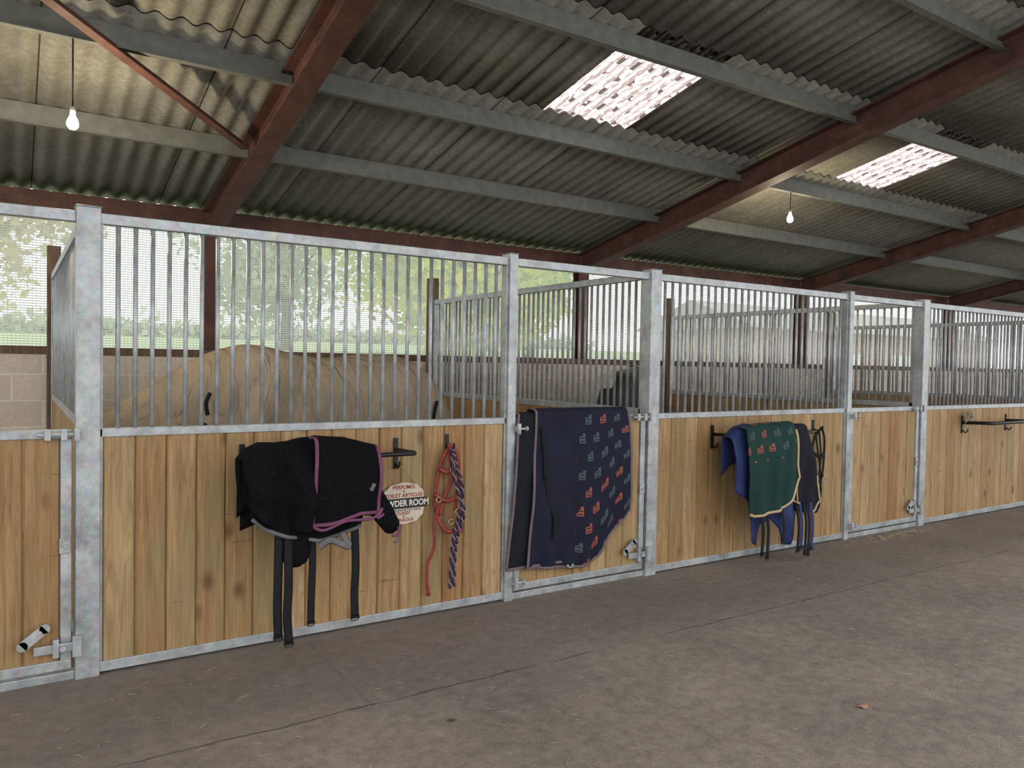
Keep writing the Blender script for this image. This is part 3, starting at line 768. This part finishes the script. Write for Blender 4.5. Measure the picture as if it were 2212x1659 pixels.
obj('string', MB().tube([(sx - .075, sy + .002, sz + .11), (1.868, FY - .05, .918), (sx + .075, sy + .002, sz + .11)], .0022, 6), STRING, sg)

# straw tuft on rack 3
m = MB()
for i in range(90):
    p = Vector((8.22 + random.gauss(0, .03), FY - .05 + random.gauss(0, .02), 1.06 + random.gauss(0, .03)))
    m.tube([p, p + Vector((random.uniform(-.06, .06), random.uniform(-.03, .0), random.uniform(-.06, .05)))], .003, 4)
obj('straw_tuft', m, STRAW, label='small tuft of hay caught on the empty rack', cat='hay', kind='stuff')

# ------------------------------------------------------------------ bulbs
GLOW = G('lit_bulb'); GLOW.b.inputs['Emission Color'].default_value = (1, .85, .60, 1); GLOW.b.inputs['Emission Strength'].default_value = 140; GLOW.set((1, .9, .7), .3); GLOW = GLOW.m
def bulb(x, y, z, ztop, lab, e):
    r = root('hanging_bulb', (x, y, z), lab, 'light bulb', 'hanging bulbs')
    prof = [(.000, -.046), (.018, -.042), (.030, -.026), (.032, -.007), (.025, .016), (.015, .036), (.014, .046)]
    mb = MB(); sgm = 16
    for rr_, zz in prof:
        for j in range(sgm): a = 2 * pi * j / sgm; mb.v.append((x + rr_ * math.cos(a), y + rr_ * math.sin(a), z + zz))
    for i in range(len(prof) - 1):
        for j in range(sgm): k = (j + 1) % sgm; mb.face((i * sgm + j, i * sgm + k, (i + 1) * sgm + k, (i + 1) * sgm + j), True)
    obj('glass_bulb', mb, GLOW, r)
    obj('lamp_holder', MB().tube([(x, y, z + .044), (x, y, z + .075), (x, y, z + .09)], .015, 14, rs=[1, 1, .4]), HOLD, r)
    obj('cord', MB().cyl((x, y, z + .09), (x, y, ztop), .0045, 8), BLACKM, r)
    l = bpy.data.lights.new('bulb_light', 'POINT'); l.energy = e; l.color = (1, .82, .58); l.shadow_soft_size = .06
    lo = bpy.data.objects.new('bulb_light', l); lo.location = (x, y - .0, z - .12); COL.objects.link(lo)
bulb(.30, 5.22, 2.88, 3.37, 'bare lit bulb hanging on a cord near the brace', 24)
bulb(6.85, 5.22, 3.09, 3.37, 'bare lit bulb hanging on a short cord', 10)

# ------------------------------------------------------------------ horses
def skin(name, nodes, edges_, mat, parent, sub=2):
    me = bpy.data.meshes.new(name); me.from_pydata([n[0] for n in nodes], edges_, [])
    o = bpy.data.objects.new(name, me); COL.objects.link(o)
    md = o.modifiers.new('skin', 'SKIN'); md.use_smooth_shade = True
    sv = me.skin_vertices[0].data
    for i, n in enumerate(nodes):
        r = n[1]; sv[i].radius = r if isinstance(r, tuple) else (r, r)
    sv[0].use_root = True
    s = o.modifiers.new('sub', 'SUBSURF'); s.levels = sub; s.render_levels = sub
    bpy.context.view_layer.update()
    me2 = bpy.data.meshes.new_from_object(o.evaluated_get(bpy.context.evaluated_depsgraph_get()))
    me2.materials.clear(); me2.materials.append(mat)
    for p in me2.polygons: p.use_smooth = True
    bpy.data.objects.remove(o)
    q = bpy.data.objects.new(name, me2); COL.objects.link(q); q.parent = parent
    return q
def horse(loc, rot, label, coat, mane):
    r = root('horse', loc, label, 'horse', None); r.rotation_euler = (0, 0, rot)
    nd = [((.70, 0, 1.20), (.30, .33)), ((.35, 0, 1.17), (.31, .33)), ((0, 0, 1.17), (.31, .34)), ((-.35, 0, 1.20), (.27, .34)), ((-.60, 0, 1.24), (.18, .27)),
          ((-.88, 0, 1.18), (.12, .19)), ((-1.15, 0, 1.05), (.10, .15)), ((-1.34, 0, .93), (.10, .12)), ((-1.40, 0, .72), (.085, .10)), ((-1.44, 0, .52), (.055, .065)), ((-1.45, 0, .43), (.05, .055)),
          ((.93, 0, 1.17), (.22, .24))]
    ed = [(i, i + 1) for i in range(10)] + [(0, 11)]
    for s_ in (-1, 1):
        b = len(nd)
        nd += [((-.42, .14 * s_, .95), .14), ((-.40, .17 * s_, .76), .085), ((-.42, .17 * s_, .46), .055), ((-.41, .17 * s_, .16), .036), ((-.44, .17 * s_, .045), .052)]
        ed += [(3, b)] + [(b + i, b + i + 1) for i in range(4)]
        b = len(nd)
        nd += [((.72, .15 * s_, .98), .18), ((.60, .18 * s_, .78), .12), ((.86, .18 * s_, .50), .06), ((.80, .18 * s_, .16), .038), ((.75, .18 * s_, .045), .055)]
        ed += [(0, b)] + [(b + i, b + i + 1) for i in range(4)]
        b = len(nd)
        nd += [((-1.30, .07 * s_, 1.03), .035), ((-1.29, .09 * s_, 1.13), .012)]
        ed += [(7, b), (b, b + 1)]
    skin('body', nd, ed, coat, r)
    mb = MB()
    for i in range(26):
        a = random.uniform(-.045, .045); c = random.uniform(-.03, .03)
        mb.tube(smooth([(1.06, a * .5, 1.28), (1.12 + c * .5, a, 1.10), (1.12 + c * .5, a * 1.6, .8), (1.10 + c, a * 2, .35 + abs(c) * 2)], 4), .014, 5)
    t = obj('tail', mb, mane, None); t.parent = r
    mb = MB()
    for i in range(40):
        f_ = i / 39; x = -.45 - .85 * f_; z = 1.52 - .46 * f_
        s_ = random.choice((-1, 1)); mb.tube(smooth([(x, 0, z - .0), (x - .02, .07 * s_, z - .04), (x - .03, .115 * s_, z - .16 - random.random() * .08)], 3), .012, 5)
    t = obj('mane', mb, mane, None); t.parent = r
    return r
h1 = horse((1.93, 5.85, 0), 0, 'horse in a beige rug standing with its head lowered', DUN, HAIRD)
h2 = horse((4.86 + .8 * 1.1, 5.82 + .6 * 1.1, 0), math.atan2(-.6, -.8), 'black and white piebald horse facing the block wall', PIED, HAIRD)
ST = [(.45, 1.09, .13, .86), (.66, 1.215, .15, .84), (.818, 1.32, .17, .82), (1.0, 1.445, .20, .78), (1.12, 1.52, .24, .70), (1.342, 1.605, .31, .60), (1.49, 1.625, .345, .56), (1.677, 1.59, .36, .55), (1.82, 1.54, .37, .55), (2.11, 1.52, .38, .55),
      (2.38, 1.575, .385, .56), (2.66, 1.56, .385, .57), (2.83, 1.50, .36, .58), (2.96, 1.38, .33, .62), (3.05, 1.22, .28, .66), (3.10, 1.0, .25, .70)]
mb = MB(); mb.uv = []; nx = 130; na = 44
def stq(x):
    for a, b in zip(ST[:-1], ST[1:]):
        if x <= b[0]:
            t = (x - a[0]) / (b[0] - a[0])
            return [a[i] + (b[i] - a[i]) * t for i in range(4)]
    return ST[-1]
def rugfold(x, zz, a):
    fold = .045 * a * mnoise.noise(Vector((x * 5 - zz * 2.5, zz * 1.2, 2.2))) + .028 * math.sin(x * 22 - zz * 12 + 3 * mnoise.noise(Vector((x * 2, zz * 2, 0)))) * max(0, 1 - abs(x - 1.15) / .55) * a
    fold += .022 * a * math.sin(x * 14 + zz * 6 + 4 * mnoise.noise(Vector((x * 1.6, zz * 1.6, 5)))) * max(0, 1 - abs(x - 2.5) / .8)
    return fold
for i in range(nx + 1):
    x = .45 + (3.10 - .45) * i / nx
    q = [sum(stq(min(3.10, max(.45, x + d)))[k] for d in (-.12, -.08, -.04, 0, .04, .08, .12)) / 7 for k in range(4)]
    _, zt, hw, zb = q
    for j in range(na + 1):
        s_ = -1 + 2 * j / na; a = abs(s_)
        if a < .5: t = a / .5; yy = hw * math.sin(t * pi / 2) ** .9; zz = zt - .30 * (1 - math.cos(t * pi / 2)) * min(1, (zt - zb) / .6)
        else: t = (a - .5) / .5; yy = hw + .02 * math.sin(t * pi); z1_ = zt - .30 * min(1, (zt - zb) / .6); zz = z1_ - t * (z1_ - zb)
        fold = rugfold(x, zz, a)
        sg_ = 1 if s_ >= 0 else -1
        mb.v.append((x, 5.85 + sg_ * (yy + fold), zz + fold * .4)); mb.uv.append((i / nx, j / na))
for i in range(nx):
    for j in range(na):
        a = i * (na + 1) + j; mb.face((a, a + na + 1, a + na + 2, a + 1), True)
e = [nx * (na + 1) + j for j in range(na + 1)]; mb.face(e, True)
rg = obj('beige_rug', mb, RUGB, h1, solid=.008, label='beige cotton stable rug with neck cover')
for pts in ([(1.15, 5.58, 1.27), (1.12, 5.56, 1.20), (1.13, 5.55, 1.12)], [(1.10, 5.54, 1.06), (1.15, 5.53, 1.03), (1.19, 5.52, 1.04)], [(2.86, 5.48, 1.20), (2.83, 5.46, 1.12), (2.81, 5.45, 1.02)], [(1.62, 5.46, 1.04), (1.65, 5.455, 1.0), (1.63, 5.455, .95)], [(1.70, 5.46, 1.02), (1.72, 5.455, .98), (1.70, 5.455, .94)]):
    obj('rug_strap', MB().tube(smooth(pts, 5), .014, 6, ry=.012), BLKFAB, h1)

# ------------------------------------------------------------------ floor litter
m = MB()
for i in range(1400):
    x = random.uniform(-1, 14); y = random.uniform(.6, 4.0); a = random.uniform(0, pi); l = random.uniform(.006, .028)
    if i < 60: l *= 2
    d = Vector((math.cos(a) * l, math.sin(a) * l, 0)); p = Vector((x, y, .0022))
    m.tube([p - d, p + d * .2 + Vector((0, 0, .002)), p + d], .0009, 4)
for i in range(160):
    x = random.gauss(6.9, .35); y = 4.0 - abs(random.gauss(0, .06)); a = random.uniform(0, pi); l = .03
    d = Vector((math.cos(a) * l, math.sin(a) * l, 0)); p = Vector((x, y, .006)); m.tube([p - d, p + d], .0012, 4)
obj('scattered_straw', m, STRAW, label='loose straw stalks scattered over the concrete aisle', cat='straw', kind='stuff')
m = MB(); N = 9
for i in range(N):
    a = i / N * 2 * pi; m.v.append((3.20 + .035 * math.cos(a) * (1 + .3 * math.sin(3 * a)), 1.98 + .02 * math.sin(a), .006 + .006 * math.cos(2 * a)))
m.v.append((3.20, 1.98, .016))
for i in range(N): m.face((i, (i + 1) % N, N), True)
obj('dry_leaf', m, simple('dry_leaf_brown', (.30, .17, .10), .7), label='small curled brown leaf on the concrete', cat='leaf', solid=.001)

# ------------------------------------------------------------------ outdoors
mb = MB()
xs = [-60, -20, 0, 20, 40, 90]; ysz = [(8.1, -.1), (16, .0), (30, 1.3), (60, 3.0), (110, 3.6)]
for (y, z) in ysz:
    for x in xs: mb.v.append((x, y, z))
for j in range(len(ysz) - 1):
    for i in range(len(xs) - 1):
        a = j * len(xs) + i; mb.face((a, a + 1, a + len(xs) + 1, a + len(xs)), True)
obj('grass_field', mb, GRASS, label='green meadow rising gently behind the barn', cat='grass', kind='stuff')
def gz(y):
    for (a, p), (b, q) in zip(ysz[:-1], ysz[1:]):
        if y <= b: return p + (q - p) * (y - a) / (b - a)
    return 4
def tree(x, y, h, rad, leaf, n, lab, cz=None, size=.16, nb=11, lo=.34):
    z0 = gz(y) - .1; r = root('tree', (x, y, z0), lab, 'tree', None)
    mb = MB(); mb.tube(smooth([(x, y, z0), (x + .1, y, z0 + h * .3), (x - .1, y + .1, z0 + h * .6), (x, y, z0 + h * .85)], 4), .2, 10, rs=[1.2 - .075 * i for i in range(13)])
    blobs = []
    for i in range(nb):
        a = random.uniform(0, 2 * pi); q = random.uniform(.3, .75) * rad
        e = Vector((x + math.cos(a) * q, y + math.sin(a) * q, z0 + h * random.uniform(lo, .88)))
        mb.tube(smooth([(x, y, z0 + h * .32), (x + math.cos(a) * q * .5, y + math.sin(a) * q * .5, (z0 + h * .35 + e.z) / 2), e], 4), .07, 6, rs=[1, .9, .85, .8, .7, .6, .5, .4, .3])
        blobs.append((e, rad * random.uniform(.35, .6)))
    obj('trunk', mb, BARK, r)
    lf = MB()
    for i in range(n):
        c, br_ = random.choice(blobs)
        d = Vector((random.gauss(0, 1), random.gauss(0, 1), random.gauss(0, .8))).normalized() * br_ * random.uniform(.55, 1.05)
        p = c + d; u = Vector((random.gauss(0, 1), random.gauss(0, 1), random.gauss(0, 1))).normalized(); w = u.cross(Vector((random.gauss(0, 1), random.gauss(0, 1), random.gauss(0, 1)))).normalized()
        s_ = size * random.uniform(.6, 1.3); b = len(lf.v)
        lf.v += [tuple(p - u * s_), tuple(p + w * s_ * .6), tuple(p + u * s_), tuple(p - w * s_ * .6)]
        lf.face((b, b + 1, b + 2, b + 3), False, min(.999, max(.001, .45 + .5 * mnoise.noise(p * .7) + random.gauss(0, .17))))
    obj('foliage', lf, leaf, r)
tree(-1.6, 27, 8, 3.4, LEAFC, 5000, 'golden autumn tree in the meadow beyond netting', lo=.42)
tree(8.6, 29, 8, 3.6, LEAFB, 6000, 'green leafy tree behind the barn netting', lo=.40)
tree(9.8, 19, 7.5, 3.6, LEAFA, 12000, 'green tree turning yellow close behind the barn', size=.15, lo=.36, nb=16)
tree(13.9, 20.5, 7, 2.8, LEAFA, 6000, 'yellow-green autumn tree beside a taller tree', size=.15, lo=.42)
tree(20.5, 32, 7.5, 2.8, LEAFB, 3000, 'grey-green tree beyond the brick outbuilding', lo=.5)
mb = MB()
for i in range(5000):
    p = Vector((random.uniform(-15, 60), 75 + random.gauss(0, .8), gz(75) + abs(random.gauss(0, 1)) * .7)); u = Vector((random.gauss(0, 1), random.gauss(0, 1), random.gauss(0, 1))).normalized(); w = u.orthogonal().normalized(); b = len(mb.v); s_ = .4
    mb.v += [tuple(p - u * s_), tuple(p + w * s_), tuple(p + u * s_), tuple(p - w * s_)]; mb.face((b, b + 1, b + 2, b + 3), False, random.random() * .99 + .005)
obj('hedge', mb, LEAFB, label='long green hedge at the far side of the meadow', cat='hedge', kind='stuff')
fr = root('paddock_fence', (6, 24, gz(24)), 'white post and rail paddock fence on the meadow', 'fence')
zg = gz(24)
for i in range(16):
    obj('fence_post', MB().box(-6 + i * 1.8, -5.9 + i * 1.8, 23.95, 24.05, zg - .2, zg + 1.15), WHITEP, fr)
for z in (.45, .95):
    obj('fence_rail', MB().box(-6, 21.1, 23.9, 23.94, zg + z, zg + z + .1), WHITEP, fr)
ob = root('brick_outbuilding', (25, 19, 0), 'low red brick outbuilding with grey tiled roof', 'building')
obj('walls', MB().box(20.5, 36, 17, 22, -.2, 2.9), BRICK, ob)
obj('roof', MB().prism([(16.6, 2.85), (19.5, 3.9), (22.4, 2.85)], lambda p, t: (t, p[0], p[1]), 20.2, 36.3), SLATE, ob)
for x in (24.2, 28.6): obj('garage_door', MB().box(x, x + 2.4, 16.94, 17.0, -.1, 2.1), WHITEP, ob)
obj('window', MB().box(32.4, 33.8, 16.95, 17.0, 1.0, 2.1), simple('dark_glass', (.04, .05, .06), .1), ob)

# ------------------------------------------------------------------ world
w = bpy.data.worlds.new('sky'); scene.world = w; w.use_nodes = True
nt = w.node_tree; bg = nt.nodes['Background']
tc = nt.nodes.new('ShaderNodeTexCoord'); sp = nt.nodes.new('ShaderNodeSeparateXYZ'); rp = nt.nodes.new('ShaderNodeValToRGB')
nt.links.new(tc.outputs['Generated'], sp.inputs[0]); nt.links.new(sp.outputs[2], rp.inputs[0])
rp.color_ramp.elements[0].color = (.97, .97, 1, 1); rp.color_ramp.elements[1].color = (.96, .96, .98, 1)
nt.links.new(rp.outputs[0], bg.inputs[0]); bg.inputs[1].default_value = 1.35
scene.view_settings.view_transform = 'Standard'
scene.view_settings.exposure = 0.7
